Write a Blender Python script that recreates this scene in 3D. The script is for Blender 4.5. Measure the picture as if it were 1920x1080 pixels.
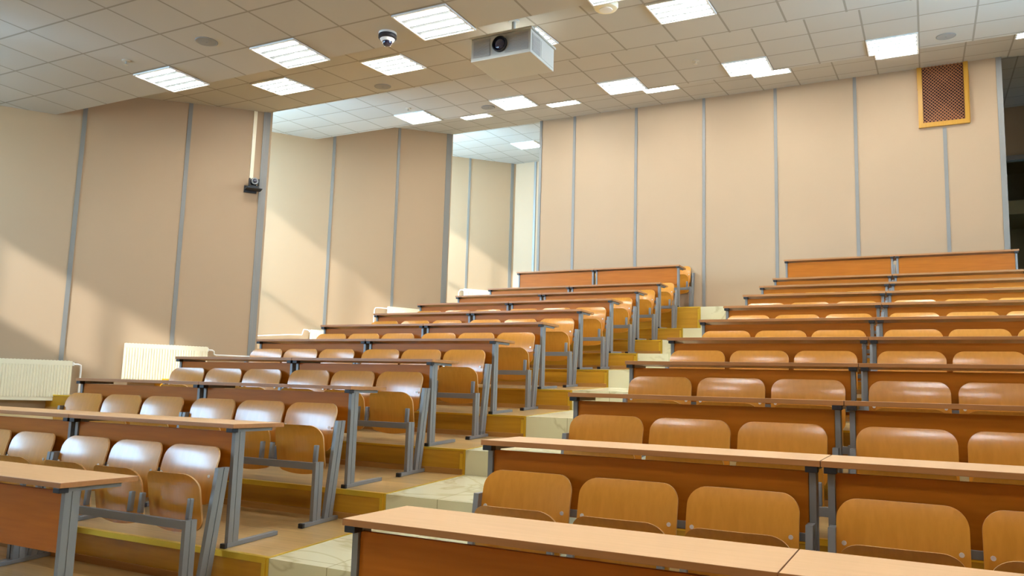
import bpy, bmesh, math, random
from mathutils import Vector, Matrix
random.seed(4)
S = bpy.context.scene
C = S.collection
for o in list(bpy.data.objects):
    bpy.data.objects.remove(o)

# ------------------------------------------------------------------ camera
Z0 = 1.186                                   # eye height above the front floor
FW = Vector((-0.4572, 0.8804, 0.1262)); RT = Vector((0.889, 0.457, 0.029))
yaw, pit, rol = math.radians(27.4441445), math.radians(7.25052706), math.radians(1.68995585)
FW = Vector((-math.sin(yaw)*math.cos(pit), math.cos(yaw)*math.cos(pit), math.sin(pit)))
R0 = Vector((math.cos(yaw), math.sin(yaw), 0)); U0 = R0.cross(FW)
RT = R0*math.cos(rol) + U0*math.sin(rol); UP = -R0*math.sin(rol) + U0*math.cos(rol)
cd = bpy.data.cameras.new('camera'); cam = bpy.data.objects.new('camera', cd); C.objects.link(cam)
m = Matrix((RT, UP, -FW)).transposed().to_4x4(); m.translation = Vector((0, 0, Z0))
cam.matrix_world = m
cd.sensor_width = 36; cd.lens = 1509.38/1920*36; cd.clip_end = 200; cd.clip_start = .05
S.camera = cam

# ------------------------------------------------------------------ light
S.view_settings.view_transform = 'Standard'; S.view_settings.look = 'None'
S.view_settings.gamma = 1; S.view_settings.use_curve_mapping = False
S.view_settings.exposure = 1.0
W = bpy.data.worlds.new('sky'); S.world = W; W.use_nodes = True
bg = W.node_tree.nodes['Background']; bg.inputs[0].default_value = (.40, .69, 1, 1); bg.inputs[1].default_value = 17.0
sd = bpy.data.lights.new('sun', 'SUN'); so = bpy.data.objects.new('sun', sd); C.objects.link(so)
sd.energy = 3.6; sd.angle = math.radians(2.5); sd.color = (.93, .97, 1)
so.rotation_euler = Vector((.12, 1, -.66)).to_track_quat('-Z', 'Y').to_euler(); so.location = (-12, -8, 12)
TUBE = 37.0                                  # emission of the lamp tubes
def portal(x0, x1, y, z0, z1, rz=0):               # daylight sampling at a window opening
    l = bpy.data.lights.new('window_daylight', 'AREA'); l.shape = 'RECTANGLE'; l.size = x1-x0; l.size_y = z1-z0
    l.cycles.is_portal = True
    o = bpy.data.objects.new('window_daylight', l); C.objects.link(o)
    o.location = ((x0+x1)/2, y, (z0+z1)/2); o.rotation_euler = (math.radians(90), 0, rz)   # faces +y when rz is 0

# ------------------------------------------------------------------ materials
def mat(name, col, rough=.5, metal=0, coat=0, emit=None, spec=.5):
    m = bpy.data.materials.new(name); m.use_nodes = True
    b = m.node_tree.nodes['Principled BSDF']
    b.inputs['Base Color'].default_value = (*col, 1); b.inputs['Roughness'].default_value = rough
    b.inputs['Metallic'].default_value = metal; b.inputs['Coat Weight'].default_value = coat
    b.inputs['Coat Roughness'].default_value = .17; b.inputs['Specular IOR Level'].default_value = spec
    if emit:
        b.inputs['Emission Color'].default_value = (*emit[0], 1); b.inputs['Emission Strength'].default_value = emit[1]
    return m
def nodes(m): return m.node_tree.nodes, m.node_tree.links, m.node_tree.nodes['Principled BSDF']
def s2l(r, g, b):
    f = lambda c: (c/255/12.92) if c <= 10 else ((c/255+.055)/1.055)**2.4
    return (f(r), f(g), f(b))
def wood(name, a, b, rough, scale=(1.5, 30, 30), coat=0, spec=.5):
    m = mat(name, a, rough, 0, coat, spec=spec); N, L, P = nodes(m)
    t = N.new('ShaderNodeTexCoord'); mp = N.new('ShaderNodeMapping'); mp.inputs['Scale'].default_value = scale
    n = N.new('ShaderNodeTexNoise'); n.inputs['Scale'].default_value = 1.6; n.inputs['Detail'].default_value = 5
    r = N.new('ShaderNodeValToRGB'); r.color_ramp.elements[0].color = (*a, 1); r.color_ramp.elements[1].color = (*b, 1)
    r.color_ramp.elements[0].position = .32; r.color_ramp.elements[1].position = .7
    L.new(t.outputs['Object'], mp.inputs[0]); L.new(mp.outputs[0], n.inputs[0]); L.new(n.outputs[0], r.inputs[0]); L.new(r.outputs[0], P.inputs['Base Color'])
    return m
def mottled(name, a, b, rough, scale):
    m = mat(name, a, rough); N, L, P = nodes(m)
    t = N.new('ShaderNodeTexCoord'); n = N.new('ShaderNodeTexNoise'); n.inputs['Scale'].default_value = scale
    x = N.new('ShaderNodeMix'); x.data_type = 'RGBA'; x.inputs[6].default_value = (*a, 1); x.inputs[7].default_value = (*b, 1)
    L.new(t.outputs['Object'], n.inputs[0]); L.new(n.outputs[0], x.inputs[0]); L.new(x.outputs[2], P.inputs['Base Color'])
    return m
def grid_mat(name, base, line, dx, dy, px, py, w, rough=.9, veins=False, planks=False):
    """tiles with joints: joints where (x-px) % dx or (y-py) % dy is under w"""
    m = mat(name, base, rough); N, L, P = nodes(m)
    t = N.new('ShaderNodeTexCoord'); sp = N.new('ShaderNodeSeparateXYZ'); L.new(t.outputs['Object'], sp.inputs[0])
    def mth(op, a, b=None):
        n = N.new('ShaderNodeMath'); n.operation = op
        for i, v in enumerate((a, b)):
            if v is None: continue
            if isinstance(v, (int, float)): n.inputs[i].default_value = v
            else: L.new(v, n.inputs[i])
        return n.outputs[0]
    def joint(s, p, d):
        return mth('LESS_THAN', mth('FLOORED_MODULO', mth('SUBTRACT', s, p-w/2), d), w)
    j = mth('MAXIMUM', joint(sp.outputs[0], px, dx), joint(sp.outputs[1], py, dy))
    # a slightly different tone for each tile
    cx = mth('FLOOR', mth('DIVIDE', mth('SUBTRACT', sp.outputs[0], px), dx)); cy = mth('FLOOR', mth('DIVIDE', mth('SUBTRACT', sp.outputs[1], py), dy))
    cb = N.new('ShaderNodeCombineXYZ'); L.new(cx, cb.inputs[0]); L.new(cy, cb.inputs[1])
    wn = N.new('ShaderNodeTexWhiteNoise'); L.new(cb.outputs[0], wn.inputs[0])
    hv = N.new('ShaderNodeHueSaturation'); hv.inputs['Color'].default_value = (*base, 1)
    L.new(mth('ADD', mth('MULTIPLY', wn.outputs[0], .06 if not planks else .22), .97 if not planks else .89), hv.inputs['Value'])
    src = hv.outputs[0]
    if veins:
        n = N.new('ShaderNodeTexNoise'); n.inputs['Scale'].default_value = 1.3; n.inputs['Detail'].default_value = 4; n.inputs['Distortion'].default_value = .9
        L.new(t.outputs['Object'], n.inputs[0])
        r = N.new('ShaderNodeValToRGB'); e = r.color_ramp.elements
        e[0].position = .47; e[0].color = (1, 1, 1, 1); e[1].position = .53; e[1].color = (1, 1, 1, 1)
        k = r.color_ramp.elements.new(.5); k.color = (.72, .67, .56, 1)
        L.new(n.outputs[0], r.inputs[0])
        x = N.new('ShaderNodeMix'); x.data_type = 'RGBA'; x.blend_type = 'MULTIPLY'; x.inputs[0].default_value = .7
        L.new(src, x.inputs[6]); L.new(r.outputs[0], x.inputs[7]); src = x.outputs[2]
    if planks:
        mp = N.new('ShaderNodeMapping'); mp.inputs['Scale'].default_value = (1.2, 22, 22); L.new(t.outputs['Object'], mp.inputs[0])
        n = N.new('ShaderNodeTexNoise'); n.inputs['Scale'].default_value = 1.4; n.inputs['Detail'].default_value = 6; L.new(mp.outputs[0], n.inputs[0])
        h2 = N.new('ShaderNodeHueSaturation'); L.new(mth('ADD', mth('MULTIPLY', n.outputs[0], .5), .75), h2.inputs['Value']); L.new(src, h2.inputs['Color']); src = h2.outputs[0]
    x = N.new('ShaderNodeMix'); x.data_type = 'RGBA'; L.new(j, x.inputs[0]); L.new(src, x.inputs[6]); x.inputs[7].default_value = (*line, 1)
    L.new(x.outputs[2], P.inputs['Base Color'])
    bp = N.new('ShaderNodeBump'); bp.inputs['Strength'].default_value = .25; bp.inputs['Distance'].default_value = .01
    L.new(mth('SUBTRACT', 1, j), bp.inputs['Height']); L.new(bp.outputs[0], P.inputs['Normal'])
    return m

M = {}
M['wall'] = mottled('pink_beige_wall', s2l(172, 145, 113), s2l(177, 150, 118), .75, .6)
M['wall_dark'] = mat('stone_grey_wall', s2l(168, 156, 118), .7)
M['trim'] = mat('aluminium_strip', s2l(132, 129, 122), .5, .2)
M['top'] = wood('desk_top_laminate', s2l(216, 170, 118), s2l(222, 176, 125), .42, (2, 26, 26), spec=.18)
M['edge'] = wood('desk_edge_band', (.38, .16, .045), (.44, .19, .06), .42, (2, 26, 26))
M['panel'] = wood('desk_panel_laminate', (.425, .12, .004), (.49, .142, .007), .42, (2, 26, 26), spec=.22)
M['ply'] = wood('lacquered_plywood', (.57, .225, .02), (.64, .26, .028), .36, (26, 26, 1.5), .8, .25)
M['plyedge'] = mat('plywood_edge', s2l(226, 178, 116), .45)
M['steel'] = mat('grey_painted_steel', s2l(132, 131, 128), .42, .2)
M['black'] = mat('black_plastic', (.012, .012, .014), .5)
M['bolt'] = mat('bolt_metal', (.82, .78, .7), .3, .4)
M['brass'] = mat('brass_strip', s2l(240, 204, 70), .34, .75)
M['skirt'] = wood('skirting_wood', s2l(170, 118, 52), s2l(182, 130, 62), .5)
M['riser'] = wood('riser_laminate', (.47, .22, .01), (.57, .29, .018), .38, (1.2, 18, 18))
M['floorwood'] = grid_mat('laminate_floor', s2l(184, 148, 92), s2l(140, 106, 60), 1.3, .19, 0, 0, .004, .3, planks=True)
M['marble'] = grid_mat('marble_tile', s2l(222, 214, 176), s2l(172, 162, 122), .4, .5, -3.215, 0, .006, .22, veins=True)
M['marbler'] = grid_mat('marble_riser', s2l(222, 214, 176), s2l(172, 162, 122), .4, 90, -3.215, 40, .006, .25, veins=True)
CT = (s2l(180, 174, 162), s2l(146, 138, 124))
M['ceilA'] = grid_mat('ceiling_tile_front', *CT, .6, .6, -6.785, 5.80, .022)
M['ceilB'] = grid_mat('ceiling_tile_second', *CT, .6, .585, -3.044, 8.0, .022)
M['ceilC'] = grid_mat('ceiling_tile_third', *CT, .605, .543, -.586, 11.166, .022)
M['ceilD'] = grid_mat('ceiling_tile_fourth', *CT, .6, .6, -.58, 12.88, .022)
M['ceilE'] = grid_mat('ceiling_tile_rear', *CT, .58, .58, -8.42, 15.92, .022)
M['white'] = mat('white_enamel', s2l(232, 230, 224), .35)
M['cream'] = mat('cream_enamel', s2l(236, 226, 194), .35)
M['tray'] = mat('lamp_tray_glow', (.22, .24, .24), .5, emit=((.84, .97, .97), .1))  # dark tray; tube light on it put in as a faint glow
M['tube'] = mat('lamp_tube', (1, 1, 1), .5, emit=((.96, .99, 1), TUBE))
M['fitting'] = mat('ceiling_fitting_beige', s2l(186, 178, 160), .5)
M['greydisc'] = mat('grey_speaker_mesh', s2l(140, 138, 133), .7)
M['projbody'] = mat('projector_grey_white', s2l(182, 182, 174), .4)
M['projgrille'] = mat('projector_grille_grey', s2l(168, 166, 160), .6)
M['lens'] = mat('lens_glass', (.01, .012, .04), .06, 0, 1)
M['yellowframe'] = wood('yellow_stained_wood', s2l(178, 128, 34), s2l(188, 138, 44), .4, (26, 26, 2))
M['lattice'] = mat('brown_lattice', s2l(150, 92, 50), .55)
M['void'] = mat('duct_shade', s2l(38, 20, 16), .9)
g = bpy.data.materials.new('window_glass'); g.use_nodes = True; M['glass'] = g
N, L, P = nodes(g); tr = N.new('ShaderNodeBsdfTransparent'); gl = N.new('ShaderNodeBsdfGlossy'); gl.inputs['Roughness'].default_value = .02
mx = N.new('ShaderNodeMixShader'); mx.inputs[0].default_value = .06
L.new(tr.outputs[0], mx.inputs[1]); L.new(gl.outputs[0], mx.inputs[2]); L.new(mx.outputs[0], N['Material Output'].inputs[0])

# ------------------------------------------------------------------ mesh helpers
class MB:
    def __init__(s): s.bm = bmesh.new()
    def box(s, x0, x1, y0, y1, z0, z1, mi=0, shear=0.0):
        """axis box; shear lifts z by shear*y"""
        V = [s.bm.verts.new((x, y, z + shear*y)) for z in (z0, z1) for y in (y0, y1) for x in (x0, x1)]
        for f in ((0, 2, 3, 1), (4, 5, 7, 6), (0, 1, 5, 4), (2, 6, 7, 3), (0, 4, 6, 2), (1, 3, 7, 5)):
            s.bm.faces.new([V[i] for i in f]).material_index = mi
        return s
    def prism(s, poly, z0, z1, mi=0, mtop=None):
        """poly of (x, y); z0/z1 numbers or functions of (x, y)"""
        f = lambda z, p: z(*p) if callable(z) else z
        a = [s.bm.verts.new((*p, f(z0, p))) for p in poly]; b = [s.bm.verts.new((*p, f(z1, p))) for p in poly]
        n = len(poly)
        s.bm.faces.new(a[::-1]).material_index = mi
        s.bm.faces.new(b).material_index = mi if mtop is None else mtop
        for i in range(n):
            s.bm.faces.new((a[i], a[(i+1) % n], b[(i+1) % n], b[i])).material_index = mi
        return s
    def bar(s, p, q, wx, wd, mi=0):
        """box section from p to q lying in a y-z plane: wx across x, wd across the bar in y"""
        V = [s.bm.verts.new((c[0]+sx*wx/2, c[1]+sy*wd/2, c[2])) for c in (p, q) for sy in (-1, 1) for sx in (-1, 1)]
        for f in ((0, 2, 3, 1), (4, 5, 7, 6), (0, 1, 5, 4), (2, 6, 7, 3), (0, 4, 6, 2), (1, 3, 7, 5)):
            s.bm.faces.new([V[i] for i in f]).material_index = mi
        return s
    def lathe(s, prof, n=28, c=(0, 0, 0), axis='z', mi=0):
        rings = []
        for r, h in prof:
            ring = []
            for i in range(n):
                a = 2*math.pi*i/n; u, v = r*math.cos(a), r*math.sin(a)
                p = (u, v, h) if axis == 'z' else (u, h, v)
                ring.append(s.bm.verts.new((c[0]+p[0], c[1]+p[1], c[2]+p[2])))
            rings.append(ring)
        for a, b in zip(rings, rings[1:]):
            for i in range(n): s.bm.faces.new((a[i], a[(i+1) % n], b[(i+1) % n], b[i])).material_index = mi
        s.bm.faces.new(rings[0][::-1]).material_index = mi; s.bm.faces.new(rings[-1]).material_index = mi
        return s
    def tube(s, pts, r, n=8, mi=0):
        pts = [Vector(p) for p in pts]; rings = []
        for i, p in enumerate(pts):
            d = (pts[min(i+1, len(pts)-1)] - pts[max(i-1, 0)]).normalized()
            u = d.orthogonal().normalized() if i == 0 else (pu - d*pu.dot(d)).normalized()
            pu = u; v = d.cross(u)
            rings.append([s.bm.verts.new(p + (u*math.cos(2*math.pi*k/n) + v*math.sin(2*math.pi*k/n))*r) for k in range(n)])
        for a, b in zip(rings, rings[1:]):
            for i in range(n): s.bm.faces.new((a[i], a[(i+1) % n], b[(i+1) % n], b[i])).material_index = mi
        s.bm.faces.new(rings[0][::-1]).material_index = mi; s.bm.faces.new(rings[-1]).material_index = mi
        return s
    def shell(s, W_, H_, rt, rb, prof, sag, thick, bot=0.0, nx=16, nz=18, mi=0, me=1):
        """curved plywood: width W_, height H_, corner radii rt (top) rb (bottom); prof(t) = y at height t, sag = how far the
        middle lies back, bot = how far the bottom edge bulges down"""
        def hw(t):
            h = t*H_
            if h > H_-rt: return W_/2 - rt + math.sqrt(max(rt*rt-(h-H_+rt)**2, 0))
            if h < rb: return W_/2 - rb + math.sqrt(max(rb*rb-(rb-h)**2, 0))
            return W_/2
        ts = sorted(set([i/nz for i in range(nz+1)] + [1-rt/H_*(1-math.cos(a*math.pi/16)) for a in range(0, 9)] + [rb/H_*(1-math.cos(a*math.pi/16)) for a in range(0, 9)]))
        ts = [t for i, t in enumerate(ts) if i == 0 or t-ts[i-1] > 1e-3]
        F, B = [], []
        for t in ts:
            w = hw(t); fr, br = [], []
            for i in range(nx+1):
                u = -1+2*i/nx; x = u*w
                z = t*H_ - bot*(1-(x/(W_/2))**2)*(1-t)**2
                y = prof(t) + sag*(1-(x/(W_/2))**2)
                fr.append(s.bm.verts.new((x, y, z))); br.append(s.bm.verts.new((x, y+thick, z)))
            F.append(fr); B.append(br)
        nr = len(ts)
        for j in range(nr-1):
            for i in range(nx):
                s.bm.faces.new((F[j][i], F[j][i+1], F[j+1][i+1], F[j+1][i])).material_index = mi
                s.bm.faces.new((B[j][i+1], B[j][i], B[j+1][i], B[j+1][i+1])).material_index = mi
            s.bm.faces.new((F[j+1][0], B[j+1][0], B[j][0], F[j][0])).material_index = me
            s.bm.faces.new((F[j][nx], B[j][nx], B[j+1][nx], F[j+1][nx])).material_index = me
        for i in range(nx):
            s.bm.faces.new((F[0][i], B[0][i], B[0][i+1], F[0][i+1])).material_index = me
            s.bm.faces.new((F[-1][i+1], B[-1][i+1], B[-1][i], F[-1][i])).material_index = me
        return s
    def bevel(s, w=.002, seg=2):
        bmesh.ops.bevel(s.bm, geom=list(s.bm.edges), offset=w, segments=seg, affect='EDGES', profile=.6); return s
    def mesh(s, name, mats, smooth=None):
        bmesh.ops.recalc_face_normals(s.bm, faces=list(s.bm.faces))
        me = bpy.data.meshes.new(name); s.bm.to_mesh(me); s.bm.free()
        for x in (mats if isinstance(mats, (list, tuple)) else [mats]): me.materials.append(M[x])
        if smooth: 
            me.polygons.foreach_set('use_smooth', [True]*len(me.polygons)); me.set_sharp_from_angle(angle=math.radians(smooth))
        return me
    def obj(s, name, mats, parent=None, smooth=None, loc=None):
        return put(name, s.mesh(name, mats, smooth), parent, loc)
def put(name, me, parent=None, loc=None):
    o = bpy.data.objects.new(name, me); C.objects.link(o)
    if parent: o.parent = parent
    if loc: o.location = loc
    return o
def thing(name, label, cat, loc, rotz=0, group=None):
    o = bpy.data.objects.new(name, None); C.objects.link(o); o.empty_display_size = .1
    o.location = loc; o.rotation_euler = (0, 0, rotz); tag(o, label, cat, group); return o
def tag(o, label, cat, group=None):
    o['label'] = label; o['category'] = cat
    if group: o['group'] = group
    return o
def struct(o): o['kind'] = 'structure'; return o
def copy_tree(o, parent=None):
    c = o.copy(); C.objects.link(c)
    if parent: c.parent = parent
    for ch in list(KIDS.get(o.name, [])): copy_tree(ch, c)
    return c
KIDS = {}
def index_kids(o):
    for ch in o.children:
        KIDS.setdefault(o.name, []).append(ch); index_kids(ch)
ORD = ['front', 'second', 'third', 'fourth', 'fifth', 'sixth', 'seventh', 'eighth', 'ninth', 'tenth', 'last']

# ------------------------------------------------------------------ the room
YS = [2.426, 3.446, 4.494, 5.512, 6.558, 7.598, 8.631, 9.650, 10.696, 11.724, 12.771]
FL = [z+Z0 for z in (-1.186, -.942, -.704, -.468, -.226, .019, .260, .501, .742, .985, 1.416)]
SL = .0455                                    # the treads rise gently towards the back
SAW = [(-9.8, -3.5), (-8.6, -1.75), (-12.2, -1.75), (-8.6, 3.45), (-12.22, 3.45), (-8.62, 8.66), (-11.37, 8.66), (-8.70, 13.88), (-12.1, 13.88), (-9.23, 17.8)]
def left_edge(y0, y1):
    """left wall line between y0 and y1, from back to front"""
    pts = []
    for (xa, ya), (xb, yb) in zip(SAW, SAW[1:]):
        if yb == ya:
            if y0 < ya < y1: pts += [(xa, ya), (xb, yb)]
            continue
        for y in (max(ya, y0), min(yb, y1)):
            if ya <= y <= yb and max(ya, y0) < min(yb, y1):
                pts.append((xa+(xb-xa)*(y-ya)/(yb-ya), y))
    out = []
    for p in pts:
        if not out or (Vector(p)-Vector(out[-1])).length > 1e-4: out.append(p)
    return out[::-1]
XR = 2.9
# treads: wood under the left block, marble in the aisles, wood under the right block
edges = [-3.5] + [y-.02 for y in YS[1:]] + [17.8]
for k in range(11):
    y0, y1 = edges[k], edges[k+1]
    zf = FL[k]
    yref = YS[0]-.02 if k == 0 else y0
    top = lambda x, y: zf + SL*min(max(y-yref, 0), 1.05)
    ys_ = [y0, y1]
    if k == 0: ys_ = [y0, yref, y1]
    if k == 10: ys_ = [y0, y0+1.05, y1]
    zb = zf-.45 if k else zf-.1
    for a, b in zip(ys_, ys_[1:]):
        L_ = left_edge(a, b)
        struct(MB().prism(L_ + [(-3.235, a), (-3.235, b)], zb, top, 0, 1).obj('floor', ['riser', 'floorwood']))
        struct(MB().prism([(-3.215, a), (-1.75, a), (-1.75, b), (-3.215, b)], zb, top, 0, 1).obj('floor', ['marbler', 'marble']))
        struct(MB().prism([(-1.75, a), (1.30, a), (1.30, b), (-1.75, b)], zb, top, 0, 1).obj('floor', ['riser', 'floorwood']))
        struct(MB().prism([(1.30, a), (XR, a), (XR, b), (1.30, b)], zb, top, 0, 1).obj('floor', ['marbler', 'marble']))
        struct(MB().prism([(-3.235, a), (-3.215, a), (-3.215, b), (-3.235, b)], zb, lambda x, y: top(x, y)+.002).obj('trim_%d' % (k+1), 'brass'))
    if k:
        xl = left_edge(y0-.01, y0+.01)[-1][0] + .02
        for x0, x1 in ((xl, -3.237), (-1.748, 1.298)):
            struct(MB().box(x0, x1, y0-.004, y0+.03, zf-(.03 if k < 3 else .012), zf+.003).obj('trim_%d' % (20+k), 'brass'))
            h = FL[k-1]+SL*(YS[k]-YS[k-1])
            struct(MB().box(x0, x1, y0-.014, y0-.001, h-.01, h+.042).bevel(.003).obj('baseboard_%d' % k, 'skirt'))
        struct(MB().box(-3.262, -3.237, y0-.006, y0-.0005, FL[k-1]+.04, zf-.03).obj('trim_%d' % (40+k), 'brass'))
# ceilings, each section hung higher than the one before it
CE = {'A': (3.46, 0, -3.5, 6.36), 'B': (3.324, .08, 6.36, 8.62), 'C': (3.99, .05, 8.62, 11.23), 'D': (3.614, .12, 11.23, 13.88), 'E': (4.8625, .05, 13.88, 17.8)}
def cz(k, y): return CE[k][0] + CE[k][1]*y + Z0
nxt = 'ABCDE'
for i, k in enumerate(nxt):
    a, s_, y0, y1 = CE[k]
    L_ = left_edge(y0, y1)
    z = lambda x, y: a + s_*y + Z0
    struct(MB().prism(L_ + [(XR, y0), (XR, y1)], z, lambda x, y: z(x, y)+.05).obj('ceiling', 'ceil'+k))
    if i < 4:                                  # upstand to the next section
        k2 = nxt[i+1]
        xa = left_edge(y1-.3, y1-.002)[0][0]
        struct(MB().box(xa, XR, y1-.03, y1, cz(k, y1)+.05, cz(k2, y1)+.05).obj('ceiling', 'wall'))
def wall_prism(p, q, th, side, z0, ztop):
    """wall from p to q, thickness th on the given side (normal direction sign)"""
    d = Vector((q[0]-p[0], q[1]-p[1])).normalized(); n = Vector((-d.y, d.x))*th*side
    return MB().prism([p, q, (q[0]+n.x, q[1]+n.y), (p[0]+n.x, p[1]+n.y)], z0, ztop)
def ceil_at(x, y):
    for k in nxt:
        if y <= CE[k][3]-1e-4: return cz(k, y)
    return cz('E', y)
# sawtooth left wall: solid facets ...
def facet(name, p, q, breaks):
    ys = [p[1]] + breaks + [q[1]]
    for i, (a, b) in enumerate(zip(ys, ys[1:])):
        f = lambda y: (p[0]+(q[0]-p[0])*(y-p[1])/(q[1]-p[1]), y)
        P, Q = f(a), f(b); k = [c for c in nxt if CE[c][2] <= (a+b)/2 < CE[c][3]][0]
        e = 0
        struct(wall_prism(P, Q, .1, 1, -.3, lambda x, y: cz(k, y)+.05).obj(name, 'wall'))
facet('wall_left_front', (-9.8, -3.5), (-8.6, -1.75), [])
facet('wall_left_front', (-12.2, -1.75), (-8.6, 3.45), [])
facet('wall_left', (-12.22, 3.45), (-8.62, 8.66), [6.36, 8.62])
facet('wall_left_middle', (-11.37, 8.66), (-8.70, 13.88), [11.23])
facet('wall_left_rear', (-12.1, 13.88), (-9.23, 17.8), [])
# ... and tall windows in the returns
def window(n, x0, x1, y, z0, z1, zt, sill, nb=3, hw=.03):
    """opening x0..x1, floor z0, head z1, transom height zt, solid panel below sill"""
    x1 -= .14
    fr = MB()
    for i in range(nb+1):
        x = x0+hw+(x1-x0-2*hw)*i/nb; fr.box(x-hw, x+hw, y-.05, y+.03, sill, z1)
    for z in (sill+.03, *(zt if isinstance(zt, tuple) else (zt,)), z1-.03): fr.box(x0, x1, y-.045, y+.025, z-.03, z+.03)
    struct(fr.obj('window_%d' % n, 'white'))
    struct(MB().box(x0, x1, y-.012, y-.004, sill, z1).obj('window_%d' % n, 'glass'))
    struct(MB().box(x0, x1, y-.06, y+.04, z0-.4, sill).obj('wall_left_sill', 'wall'))
    struct(MB().box(x1, x1+.10, y-.06, y+.0, z0-.4, z1).obj('wall_left_jamb', 'wall'))
    portal(x0, x1, y-.08, sill, z1)
window(1, -12.2, -8.6, -1.75, 0, cz('A', 0), 3.4, 2.2)
window(2, -12.22, -8.6, 3.45, 0, cz('A', 0), 2.9, 2.35+Z0, 5, .05)  # extra wide bars and high sill shaped to cut the sun on the wall
window(3, -11.37, -8.62, 8.64, FL[6], cz('C', 8.66), 2.86+Z0, 1.1+FL[6], 4, .04)
window(4, -12.1, -8.70, 13.9, FL[10], cz('E', 13.9), 4.2+Z0, .9+FL[10])
# back wall: the box in front, the far wall behind it
YB = 13.80
struct(MB().box(-6.64, 1.07, YB, YB+.12, FL[10]-.2, cz('D', YB)+.05).obj('wall_back', 'wall'))
struct(MB().box(-6.64, -6.52, YB+.12, 17.8, FL[10]-.2, cz('E', 15)+.1).obj('wall_box_left', 'wall'))
struct(MB().box(.95, 1.07, YB+.12, 17.8, FL[10]-.2, cz('E', 15)+.1).obj('wall_box_right', 'wall'))
struct(MB().box(-9.4, 1.38, 17.8, 17.92, FL[10]-.2, cz('E', 17.8)+.1).obj('wall_rear', 'wall'))
HD = 4.78+Z0
struct(MB().box(1.38, XR, 17.8, 17.92, HD, cz('E', 17.8)+.1).obj('wall_rear', 'wall'))
dr = MB(); dr.box(1.38, 1.45, 17.76, 17.94, FL[10], HD); dr.box(1.38, XR, 17.76, 17.94, HD-.09, HD); struct(dr.obj('door_1', 'trim'))
ds = MB(); ds.box(1.2, 4.0, 21, 21.1, FL[10]-.1, 6.6); ds.box(1.3, 1.38, 17.92, 21, FL[10]-.1, 6.6); ds.box(3.9, 4, 17.92, 21, FL[10]-.1, 6.6); ds.box(1.2, 4, 17.92, 21.1, 6.4, 6.6); ds.box(1.38, 4, 17.93, 21.1, FL[10]-.15, FL[10]+.04); ds.box(XR+.1, 4, 17.8, 17.92, FL[10]-.15, 6.6)
struct(ds.obj('wall_stairwell', 'wall_dark'))
struct(MB().box(1.38, 3.9, 19.3, 20.99, 5.12, 5.42).bevel(.02).obj('ceiling', 'wall_dark'))
wy0, wy1, wz0, wz1 = 6.6, 9.6, 3.1, 4.7  # window added out of view to brighten the ceiling on the right
rw = MB(); rw.box(XR, XR+.1, -3.5, wy0, -.3, 7.3).box(XR, XR+.1, wy1, 17.9, -.3, 7.3).box(XR, XR+.1, wy0, wy1, -.3, wz0).box(XR, XR+.1, wy0, wy1, wz1, 7.3)
struct(rw.obj('wall_right', 'wall'))
fr = MB()
for y in (wy0, wy0+1, wy0+2, wy1-.06): fr.box(XR+.02, XR+.08, y, y+.06, wz0, wz1)
for z in (wz0, wz1-.06): fr.box(XR+.02, XR+.08, wy0, wy1, z, z+.06)
struct(fr.obj('window_5', 'white')); struct(MB().box(XR+.045, XR+.055, wy0, wy1, wz0, wz1).obj('window_5', 'glass'))
portal(0, 0, 0, 0, 0)
pl = bpy.data.objects['window_daylight.004']; pl.data.size = wy1-wy0; pl.data.size_y = wz1-wz0
pl.location = (XR+.12, (wy0+wy1)/2, (wz0+wz1)/2); pl.rotation_euler = (math.radians(90), 0, math.radians(90))
struct(MB().box(-9.9, XR+.1, -3.6, -3.5, -.3, 4.9).obj('wall_front', 'wall'))
# aluminium strips on the walls
def strip_on(p, q, y, z0, z1, n, w=.055):
    d = Vector((q[0]-p[0], q[1]-p[1])).normalized(); x = p[0]+(q[0]-p[0])*(y-p[1])/(q[1]-p[1])
    a = Vector((x, y))-d*w/2; b = Vector((x, y))+d*w/2; nn = Vector((d.y, -d.x))*.012
    struct(MB().prism([tuple(a-nn*.5), tuple(b-nn*.5), tuple(b+nn), tuple(a+nn)], z0, z1).obj('trim_%d' % n, 'trim'))
w1 = ((-12.22, 3.45), (-8.62, 8.66)); w2 = ((-11.37, 8.66), (-8.70, 13.88)); w3 = ((-12.1, 13.88), (-9.23, 17.8))
strip_on(*w1, 6.64, .6, cz('B', 6.64), 60); strip_on(*w1, 7.72, .6, cz('B', 7.72), 61); strip_on(*w1, 8.595, .9, cz('B', 8.59), 62, .10)
strip_on(*w2, 11.56, 1.2, cz('D', 11.56), 63); strip_on(*w2, 12.77, 1.5, cz('D', 12.77), 64); strip_on(*w2, 13.80, 2.4, cz('D', 13.8), 65, .12)
strip_on(*w3, 16.77, 2.5, cz('E', 16.77), 66); strip_on(*w3, 17.72, 2.5, cz('E', 17.75), 67, .08)
for i, x in enumerate((-5.91, -4.675, -3.42, -2.195, -.94, .335)):
    struct(MB().box(x-.026, x+.026, YB-.01, YB+.02, FL[10]+.04, cz('D', YB) if i < 5 else 4.25+Z0).obj('trim_%d' % (70+i), 'trim'))
for i, x in enumerate((-6.645, 1.055)):
    struct(MB().box(x, x+.075 if i else x+.05, YB-.015, YB+.14, FL[10]+.04, cz('D', YB)).obj('trim_%d' % (80+i), 'trim'))
struct(MB().box(-8.70, -8.64, 17.78, 17.81, 2.6, cz('E', 17.8)).obj('trim_90', 'trim'))

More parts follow.
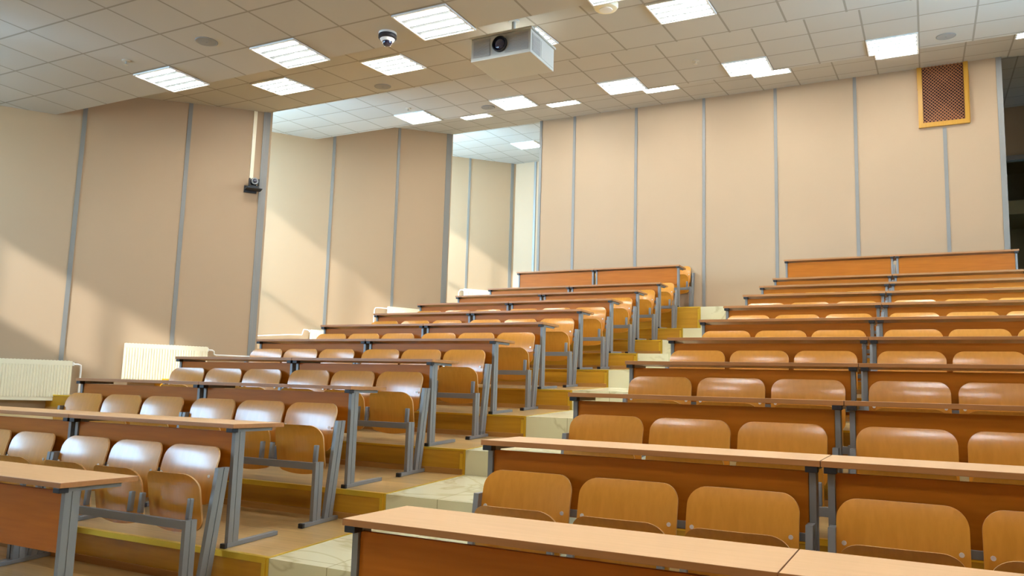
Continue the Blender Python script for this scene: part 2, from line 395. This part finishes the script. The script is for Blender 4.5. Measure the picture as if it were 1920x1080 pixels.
# ------------------------------------------------------------------ desks
def make_desk(Ln, label):
    """origin on the floor under the middle of the front edge; y runs back"""
    t = thing('lecture_desk', label, 'desk', (0, 0, 0))
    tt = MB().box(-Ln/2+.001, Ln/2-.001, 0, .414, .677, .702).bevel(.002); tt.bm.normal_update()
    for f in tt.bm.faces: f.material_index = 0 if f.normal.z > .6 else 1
    tt.obj('tabletop', ['top', 'edge'], t)
    MB().box(-Ln/2+.05, Ln/2-.05, .05, .068, .375, .655).bevel(.0015).obj('front_panel', 'panel', t)
    post = MB()
    for (y0, y1, w) in ((.04, .073, .013), (.073, .078, .010), (.078, .118, .013)): post.box(-w, w, y0, y1, .022, .656)
    pm = post.mesh('leg', 'steel')
    fm = MB().box(-.017, .017, .03, .436, .002, .026, shear=SL).bevel(.002).mesh('foot_bar', 'steel')
    ec = MB().box(-.019, .019, .013, .034, .0, .028, shear=SL).bevel(.003).mesh('end_cap', 'black')
    am = MB().box(-.014, .014, .018, .335, .656, .6765).bevel(.0015).mesh('top_arm', 'steel')
    ac = MB().box(-.024, .024, .002, .05, .653, .6768).bevel(.003).mesh('arm_cap', 'black')
    for sx in (-1, 1):
        l = put('leg', pm, t, (sx*(Ln/2-.034), 0, 0))
        put('foot_bar', fm, l); put('end_cap', ec, l); put('top_arm', am, l); put('arm_cap', ac, l)
    return t
# ------------------------------------------------------------------ three-seat benches
BY = .64
def make_bench(sp, label):
    t = thing('tip_up_bench', label, 'bench', (0, 0, 0))
    o = Vector((0, -BY, -BY*SL))
    def P(name, mb, mats, par, x=0, smooth=None):
        return put(name, mb.mesh(name, mats, smooth), par, o + Vector((x, 0, 0)))
    hw = .738
    P('beam', MB().box(-hw+.012, hw-.012, .765, .795, .385, .43).bevel(.002), 'steel', t)
    P('back_rail', MB().box(-hw+.012, hw-.012, 1.002, 1.016, .632, .664).bevel(.002), 'steel', t)
    arm = MB().bar((0, .835, .425), (0, .842, .54), .03, .026).bevel(.006, 3).mesh('hinge_arm', 'steel', 40)
    seat = MB().shell(.425, .305, .085, .05, lambda u: .922-.055*u-.024*(max(0, u-.7)/.3)**2, -.012, .012, .03).mesh('seat', ['ply', 'plyedge'], 35)
    back = MB().shell(.448, .315, .075, .05, lambda u: .955+.018*u+.045*u**3, .014, .011, .012).mesh('backrest', ['ply', 'plyedge'], 35)
    bolt = MB().lathe([(.009, -.004), (.009, 0), (.005, .003)], 10, axis='y').mesh('bolt', 'bolt', 40)
    for i in (-1, 0, 1):
        x = i*sp - .014
        s = put('seat', seat, t, o + Vector((x, 0, .362)))
        b = put('backrest', back, t, o + Vector((x, 0, .505)))
        for q in (-1, 1):
            put('bolt', bolt, b, (q*.195, .9585, .155))
            put('hinge_arm', arm, t, o + Vector((x+q*.196, 0, 0)))
    fl = MB(); rl = MB()
    for (a, b, w) in ((.742, .776, .0135), (.776, .781, .0105), (.781, .818, .0135)): fl.box(-w, w, a, b, .05, .437)
    flm = fl.mesh('front_leg', 'steel')
    for (d, wd, w) in ((-.0225, .036, .0135), (0, .006, .0105), (.0225, .036, .0135)): rl.bar((0, .895+d, .06), (0, .983+d, .703), 2*w, wd)
    rlm = rl.mesh('rear_leg', 'steel')
    fb = MB().box(-.017, .017, .66, .992, .003, .028, shear=SL).bevel(.002).mesh('foot_bar', 'steel')
    ec = MB().box(-.019, .019, .643, .664, .001, .03, shear=SL).bevel(.003).mesh('end_cap', 'black')
    for sx in (-1, 1):
        v = o + Vector((sx*hw, 0, 0))
        put('front_leg', flm, t, v); put('rear_leg', rlm, t, v)
        f = put('foot_bar', fb, t, v); put('end_cap', ec, f)
    return t
dL = make_desk(1.49, ''); dR = make_desk(1.54, ''); bL = make_bench(.482, ''); bR = make_bench(.487, '')
for q in (dL, dR, bL, bR): index_kids(q)
proto = {}
UNITS = (('left', 'aisle', -4.314, -4.331, dL, bL), ('left', 'wall', -5.806, -5.845, dL, bL),
         ('right', 'aisle', -1.165, -1.168, dR, bR), ('right', 'wall', .377, .389, dR, bR))
HIDDEN = {('bench', k, 1) for k in (7, 8, 9)} | {('bench', k, 3) for k in (8, 9, 10)}   # nothing of these shows behind the desks in front
RISE = [-.010, -.006, .010] + [.016]*8
BENCHES = []
for k in range(11):
    for bi, (side, half, xd, xb, d0, b0) in enumerate(UNITS):
        end = {'left': {'aisle': 'centre-aisle', 'wall': 'radiator-wall'}, 'right': {'aisle': 'centre-aisle', 'wall': 'far-right'}}[side][half]
        row = ORD[k] + ' row'
        if ('desk', k, bi) not in HIDDEN:
            o = d0 if d0.name not in proto else copy_tree(d0); proto[d0.name] = 1
            o.location = (xd, YS[k], FL[k]); o['label'] = f'orange-brown desk with grey legs, {row} of the {side} block, {end} half'
            o['group'] = f'desks of the {side} block'
        if ('bench', k, bi) not in HIDDEN:
            o = b0 if b0.name not in proto else copy_tree(b0); proto[b0.name] = 1
            o.location = (xb, YS[k]+BY, FL[k]+BY*SL); o['label'] = f'plywood tip-up bench of three seats, {row} of the {side} block, {end} half'
            o['group'] = f'tip-up benches of the {side} block'
            BENCHES.append((o, RISE[k]))

for o, dz in BENCHES:                          # the backrests sit a little higher on the upper tiers
    for ch in o.children:
        if ch.name.startswith('backrest'): ch.location.z += dz

# ------------------------------------------------------------------ ceiling lights
def make_light():
    t = thing('ceiling_light', '', 'ceiling light', (0, 0, 0))
    f = MB()
    for a in ((-.297, .297, -.285, -.27), (-.297, .297, .27, .285), (-.297, -.282, -.27, .27), (.282, .297, -.27, .27)): f.box(*a, -.012, .004)
    f.obj('frame', 'white', t)
    MB().box(-.282, .282, -.27, .27, -.001, .004).obj('reflector', 'tray', t)
    tm = MB().box(-.268, .268, -.025, .025, -.006, 0).bevel(.002).mesh('tube', 'tube')
    for y in (-.2, -.067, .067, .2): put('tube', tm, t, (0, y, -.001))
    return t
LP = make_light(); index_kids(LP)
LIGHTS = []
for x in (-7.685, -5.885, -4.085, -2.285, -.485, 1.3): LIGHTS.append(('A', x, 6.10, 'first ceiling step'))
for x in (-2.285, -.485, 1.3): LIGHTS.append(('A', x, 2.5, ''))  # unseen row, added to light the front desks
for x in (-2.285, -.485, 1.3): LIGHTS.append(('A', x, .7, ''))  # another unseen row, added to brighten the right front desk tops
for x in (-7.544, -5.744, -3.944, -2.144, -.344): LIGHTS.append(('B', x, 7.715, 'second ceiling step'))
for x in (-7.54, -5.725, -3.91, -2.095, -.285, 1.53): LIGHTS.append(('C', x, 10.895, 'third ceiling step'))
for x in (-7.48, -5.68, -3.88, -2.08, -.28, 1.52): LIGHTS.append(('D', x, 12.58, 'fourth ceiling step'))
LIGHTS += [('E', -8.13, 16.21, '')]
for i, (k, x, y, nm) in enumerate(LIGHTS):
    o = LP if i == 0 else copy_tree(LP)
    o.location = (x, y, cz(k, y)-.006); o.rotation_euler = (math.atan(CE[k][1]), 0, 0)
    nth = sum(1 for q in LIGHTS[:i] if q[0] == k and q[2] == y)
    cnt = ['first', 'second', 'third', 'fourth', 'fifth', 'sixth'][nth]
    sec = {'A': 'the lowest, front ceiling section', 'B': 'the second ceiling section', 'C': 'the third ceiling section', 'D': 'the narrow fourth ceiling section', 'E': 'the rear recess ceiling'}[k]
    o['label'] = f'square four-tube ceiling light, {cnt} from the radiator wall in {sec}' if k != 'E' else 'square ceiling light shining in the rear recess ceiling'
    if k == 'A' and y < 1: o['label'] = f'added unseen four-tube ceiling light in front of the desks, {cnt} from the left'
    elif k == 'A' and y < 3: o['label'] = f'added unseen four-tube ceiling light above the front desks, {cnt} from the radiator wall'
    o['group'] = 'square four-tube ceiling lights'

# ------------------------------------------------------------------ ceiling fittings
def speaker(k, x, y, label):
    t = thing('ceiling_speaker', label, 'speaker', (x, y, cz(k, y)-.001), 0, 'round ceiling speakers'); t.rotation_euler = (math.atan(CE[k][1]), 0, 0)
    MB().lathe([(.112, 0), (.112, -.005), (.104, -.009), (.098, -.006), (.098, 0)], 32).obj('rim', 'greydisc', t, 40)
    MB().lathe([(.099, 0), (.099, -.006), (.06, -.009), (.01, -.01)], 32).obj('mesh_cover', 'greydisc', t, 40)
    MB().lathe([(.008, -.009), (.008, -.013), (.003, -.014)], 10).obj('centre_screw', 'steel', t)
speaker('A', -6.48, 5.52, 'round grey ceiling speaker in the front ceiling section')
speaker('B', -6.39, 8.37, 'round ceiling speaker below the second row of lights')
speaker('C', -6.21, 10.93, 'round ceiling speaker beside the third-section light near the rear recess')
speaker('C', .32, 10.91, 'round grey ceiling speaker in front of the yellow grille')
def sprinkler(k, x, y, label):
    t = thing('sprinkler', label, 'sprinkler', (x, y, cz(k, y)), 0, 'ceiling sprinklers')
    MB().lathe([(.045, 0), (.043, -.006), (.02, -.01)], 20).obj('escutcheon', 'fitting', t, 40)
    MB().lathe([(.009, -.008), (.009, -.04), (.004, -.045)], 10).obj('stem', 'fitting', t, 40)
    MB().lathe([(.024, -.045), (.026, -.048), (.006, -.05)], 14).obj('deflector', 'fitting', t, 40)
sprinkler('A', -7.71, 5.52, 'small sprinkler head in the front ceiling section left of the grey speaker')
sprinkler('C', -7.41, 10.41, 'small sprinkler head beside the third-section light nearest the radiator wall')
sprinkler('C', -2.68, 10.37, 'small sprinkler head in the third ceiling section right of the projector')
t = thing('smoke_detector', 'round cream ceiling disc above and right of the projector', 'detector', (-2.79, 7.25, cz('B', 7.25)))
MB().lathe([(.125, .004), (.125, -.03), (.112, -.05), (.085, -.058)], 32).obj('base', 'cream', t, 35)
MB().lathe([(.07, -.05), (.066, -.064), (.03, -.07)], 28).obj('cover', 'white', t, 35)
t = thing('dome_camera', 'black and white dome camera under the front ceiling section', 'camera', (-4.64, 6.115, cz('A', 0)), 0)
MB().lathe([(.088, 0), (.09, -.016), (.084, -.026)], 30).obj('mount', 'white', t, 40)
MB().lathe([(.089, -.022), (.09, -.055), (.078, -.066)], 30).obj('black_ring', 'black', t, 40)
MB().lathe([(.074, -.064), (.066, -.078), (.052, -.09)], 30).obj('collar', 'white', t, 40)
MB().lathe([(.05, -.085), (.048, -.105), (.038, -.125), (.02, -.137), (.004, -.14)], 26).obj('dome', 'lens', t, 60)
# projector
pz0, pz1 = 3.38+Z0, 3.655+Z0
t = thing('projector', 'large white box projector hanging from the ceiling with a dark lens', 'projector', (-3.80, 7.18, pz0))
MB().box(-.345, .345, -.28, .285, 0, .245).bevel(.006).obj('case', 'projbody', t)
MB().box(-.36, .362, -.297, .30, .246, .266).bevel(.004).obj('lid', 'projbody', t)
for x0, x1 in ((-.318, -.118), (.055, .32)):
    g_ = MB(); g_.box(x0, x1, -.284, -.279, .035, .225)
    for i in range(11): g_.box(x0+.006, x1-.006, -.289, -.283, .045+i*.0163, .053+i*.0163)
    g_.obj('front_grille', 'projgrille', t)
g_ = MB(); g_.box(.344, .349, -.245, -.06, .03, .215)
for i in range(10): g_.box(.348, .353, -.238, -.067, .042+i*.0168, .05+i*.0168)
g_.obj('side_grille', 'projgrille', t)
MB().box(.344, .349, -.035, .26, .03, .21).bevel(.002).obj('side_panel', 'projbody', t)
l = MB().lathe([(.083, -.275), (.083, -.31), (.074, -.318), (.068, -.3), (.068, -.29)], 36, (.0, 0, .135), 'y').obj('lens_barrel', 'black', t, 40)
MB().lathe([(.066, -.288), (.06, -.30), (.04, -.31), (.004, -.314)], 32, (.0, 0, .135), 'y').obj('lens_glass', 'lens', l, 60)
MB().lathe([(.022, .26), (.022, cz('B', 7.2)-pz0-.002)], 16).obj('ceiling_pole', 'projbody', t, 40)
MB().lathe([(.06, cz('B', 7.2)-pz0-.025), (.06, cz('B', 7.2)-pz0-.008)], 20).obj('ceiling_plate', 'projbody', t, 40)

# ------------------------------------------------------------------ wall camera, trunking, grille
d1 = Vector((3.60, 5.21)).normalized(); n1 = Vector((d1.y, -d1.x)); ang1 = math.atan2(d1.y, d1.x)
def on1(y, off=0):
    x = -12.22+3.60*(y-3.45)/5.21
    return Vector((x, y)) + n1*off
p = on1(8.455); t = MB().box(-.025, .025, -.022, 0, 2.93+Z0, cz('B', 8.455)-.006).bevel(.003).obj('cable_trunking', 'cream')
tag(t, 'vertical cream cable duct from ceiling down to the wall camera', 'cable duct'); t.location = (p.x, p.y, 0); t.rotation_euler = (0, 0, ang1)
p = on1(8.47); t = thing('wall_camera', 'black swivel video camera on a wall bracket beside the bright recess', 'camera', (p.x, p.y, 2.80+Z0), ang1)
MB().box(-.11, .07, -.025, -.002, -.045, .055).bevel(.004).obj('wall_plate', 'black', t)
MB().box(-.10, .12, -.20, -.02, -.012, .003).bevel(.004).obj('shelf', 'black', t)
MB().lathe([(.075, .003), (.078, .012), (.078, .03), (.06, .04)], 26, (0.01, -.11, 0)).obj('base', 'black', t, 40)
MB().box(-.065, -.045, -.14, -.08, .03, .15).box(.065, .085, -.14, -.08, .03, .15).bevel(.006).obj('yoke', 'black', t)
h = MB().lathe([(.048, -.165), (.055, -.14), (.055, -.085), (.045, -.06)], 24, (.01, 0, .105), 'y').obj('camera_head', 'black', t, 50)
MB().lathe([(.05, -.167), (.05, -.172), (.034, -.176)], 24, (.01, 0, .105), 'y').obj('lens_ring', 'steel', h, 50)
MB().lathe([(.033, -.17), (.03, -.181), (.01, -.187)], 20, (.01, 0, .105), 'y').obj('lens', 'lens', h, 60)
gx0, gx1, gz0, gz1 = -.02, .685, 4.28+Z0, cz('D', YB)-.004
t = thing('air_grille', 'yellow wood framed ventilation grille high on the back wall', 'grille', ((gx0+gx1)/2, YB, gz0))
w_, h_ = gx1-gx0, gz1-gz0
MB().box(-w_/2, -w_/2+.065, -.045, -.001, 0, h_).box(w_/2-.065, w_/2, -.045, -.001, 0, h_).box(-w_/2+.065, w_/2-.065, -.045, -.001, 0, .07).obj('frame', 'yellowframe', t)
MB().box(-w_/2+.06, w_/2-.06, -.008, -.001, .06, h_).obj('shade_backing', 'void', t)  # flat sheet coloured dark for the shade inside the duct
lt = MB(); iw = w_/2-.062; z0g, z1g = .066, h_
step = .036
def clip_bar(c, sgn):
    # line x = sgn*(z) + c clipped to the opening
    zs = [z0g, z1g]
    za, zb = z0g, z1g
    xa, xb = c+sgn*za, c+sgn*zb
    if sgn > 0: za = max(za, -iw-c); zb = min(zb, iw-c)
    else: za = max(za, c-iw); zb = min(zb, c+iw)
    if zb-za < .01: return
    hw_ = .0105
    V = []
    for z in (za, zb):
        x = c+sgn*z
        for y in (-.026 - (.002 if sgn > 0 else 0), -.018 - (.002 if sgn > 0 else 0)):
            for s_ in (-1, 1): V.append(lt.bm.verts.new((min(max(x+s_*hw_, -iw), iw), y, z)))
    for f in ((0, 2, 3, 1), (4, 5, 7, 6), (0, 1, 5, 4), (2, 6, 7, 3), (0, 4, 6, 2), (1, 3, 7, 5)): lt.bm.faces.new([V[i] for i in f])
c = -2.2
while c < 2.2:
    clip_bar(c, 1); clip_bar(c+1.0, -1); c += step*1.42
lt.obj('lattice', 'lattice', t)
for sx, z0_, z1_ in ((-1, h_-.36, h_), (1, .02, h_-.15)):
    MB().box(sx*(w_/2+.002)-.002, sx*(w_/2+.002)+.002+.0, -.06, -.004, z0_, z1_).obj('edge_tape', 'yellowframe', t)

# ------------------------------------------------------------------ radiators
def radiator(P, Q, z0, z1, label, pipe=None, flip=False):
    """panel radiator standing off a wall from P to Q (left to right seen from the room)"""
    P, Q = Vector(P), Vector(Q); d = (Q-P).normalized(); Ln = (Q-P).length; H = z1-z0
    t = thing('radiator', label, 'radiator', (P.x, P.y, z0), math.atan2(d.y, d.x), 'white panel radiators')
    b = MB(); b.box(0, Ln, -.11, -.04, .0, H-.02)
    b.box(0, Ln, -.113, -.109, 0, .035); b.box(0, Ln, -.113, -.109, H-.06, H-.02)
    n = int(Ln/.033)
    for i in range(n):
        x = (i+.5)*Ln/n; V = []
        for xx, yy in ((-.013, -.11), (-.007, -.118), (.007, -.118), (.013, -.11)):
            V.append((x+xx, yy))
        b.prism(V, .045, H-.065)
    b.obj('panel', 'cream', t)
    tg = MB(); tg.box(0, Ln, -.113, -.038, H-.02, H-.004)
    for i in range(int(Ln/.04)): tg.box(i*.04+.008, i*.04+.03, -.10, -.05, H-.004, H)
    tg.obj('top_grille', 'cream', t)
    for a in (-.004, Ln): MB().box(a, a+.004, -.112, -.04, 0, H-.005).obj('side_cover', 'cream', t)
    for a in (.1, Ln-.14): MB().box(a, a+.04, -.045, -.002, .05, H-.05).obj('wall_bracket', 'cream', t)
    if pipe:
        v = MB().lathe([(.016, -.02), (.016, .02), (.01, .026)], 12, (pipe[0][0], pipe[0][1], pipe[0][2])).obj('valve', 'bolt', t, 40)
        MB().tube(pipe, .0115).obj('pipe', 'white', t, 50)
    return t
def wl(w, y, off=0):
    (x0, y0), (x1, y1) = w; d = Vector((x1-x0, y1-y0)).normalized(); n = Vector((d.y, -d.x))
    return (x0+(x1-x0)*(y-y0)/(y1-y0)+n.x*off, y+n.y*off)
radiator(wl(w1, 5.55), wl(w1, 6.75), -.30+Z0, .215+Z0, 'white panel radiator low on the left wall, nearest the camera', [(1.47, -.07, .47), (1.53, -.07, .47), (1.56, -.05, .46), (1.565, -.05, .4), (1.565, -.05, .05)])
radiator(wl(w1, 7.24), wl(w1, 8.10), -.04+Z0, .48+Z0, 'white panel radiator behind the left end of the fourth-row desk', [(1.05, -.07, .475), (1.11, -.07, .475), (1.135, -.06, .46), (1.14, -.05, .42), (1.17, -.04, .41), (1.64, -.03, .41)])
radiator(wl(w2, 11.32), wl(w2, 12.1), .48+Z0, .99+Z0, 'white radiator corner beside the left end of the sixth-row desk, sunlit recess', [(-.02, -.07, .48), (-.07, -.07, .50), (-.13, -.06, .50), (-.15, -.06, .44), (-.155, -.05, .4), (-.4, -.04, .39), (-1.3, -.04, .3)])
radiator(wl(w2, 12.68), wl(w2, 13.5), 1.02+Z0, 1.54+Z0, 'white radiator top showing above the seventh-row desk in the sunlit recess', [(-.0, -.07, .475), (-.2, -.07, .475), (-.26, -.06, .47), (-.28, -.06, .44), (-.285, -.05, .1)])
radiator(wl(w3, 16.72), wl(w3, 17.5), 1.90+Z0, 2.42+Z0, 'white radiator in the rear recess beside the left end of the ninth-row desk', [(-.02, -.07, .48), (-.1, -.07, .48), (-.14, -.06, .42), (-.14, -.05, .1)])
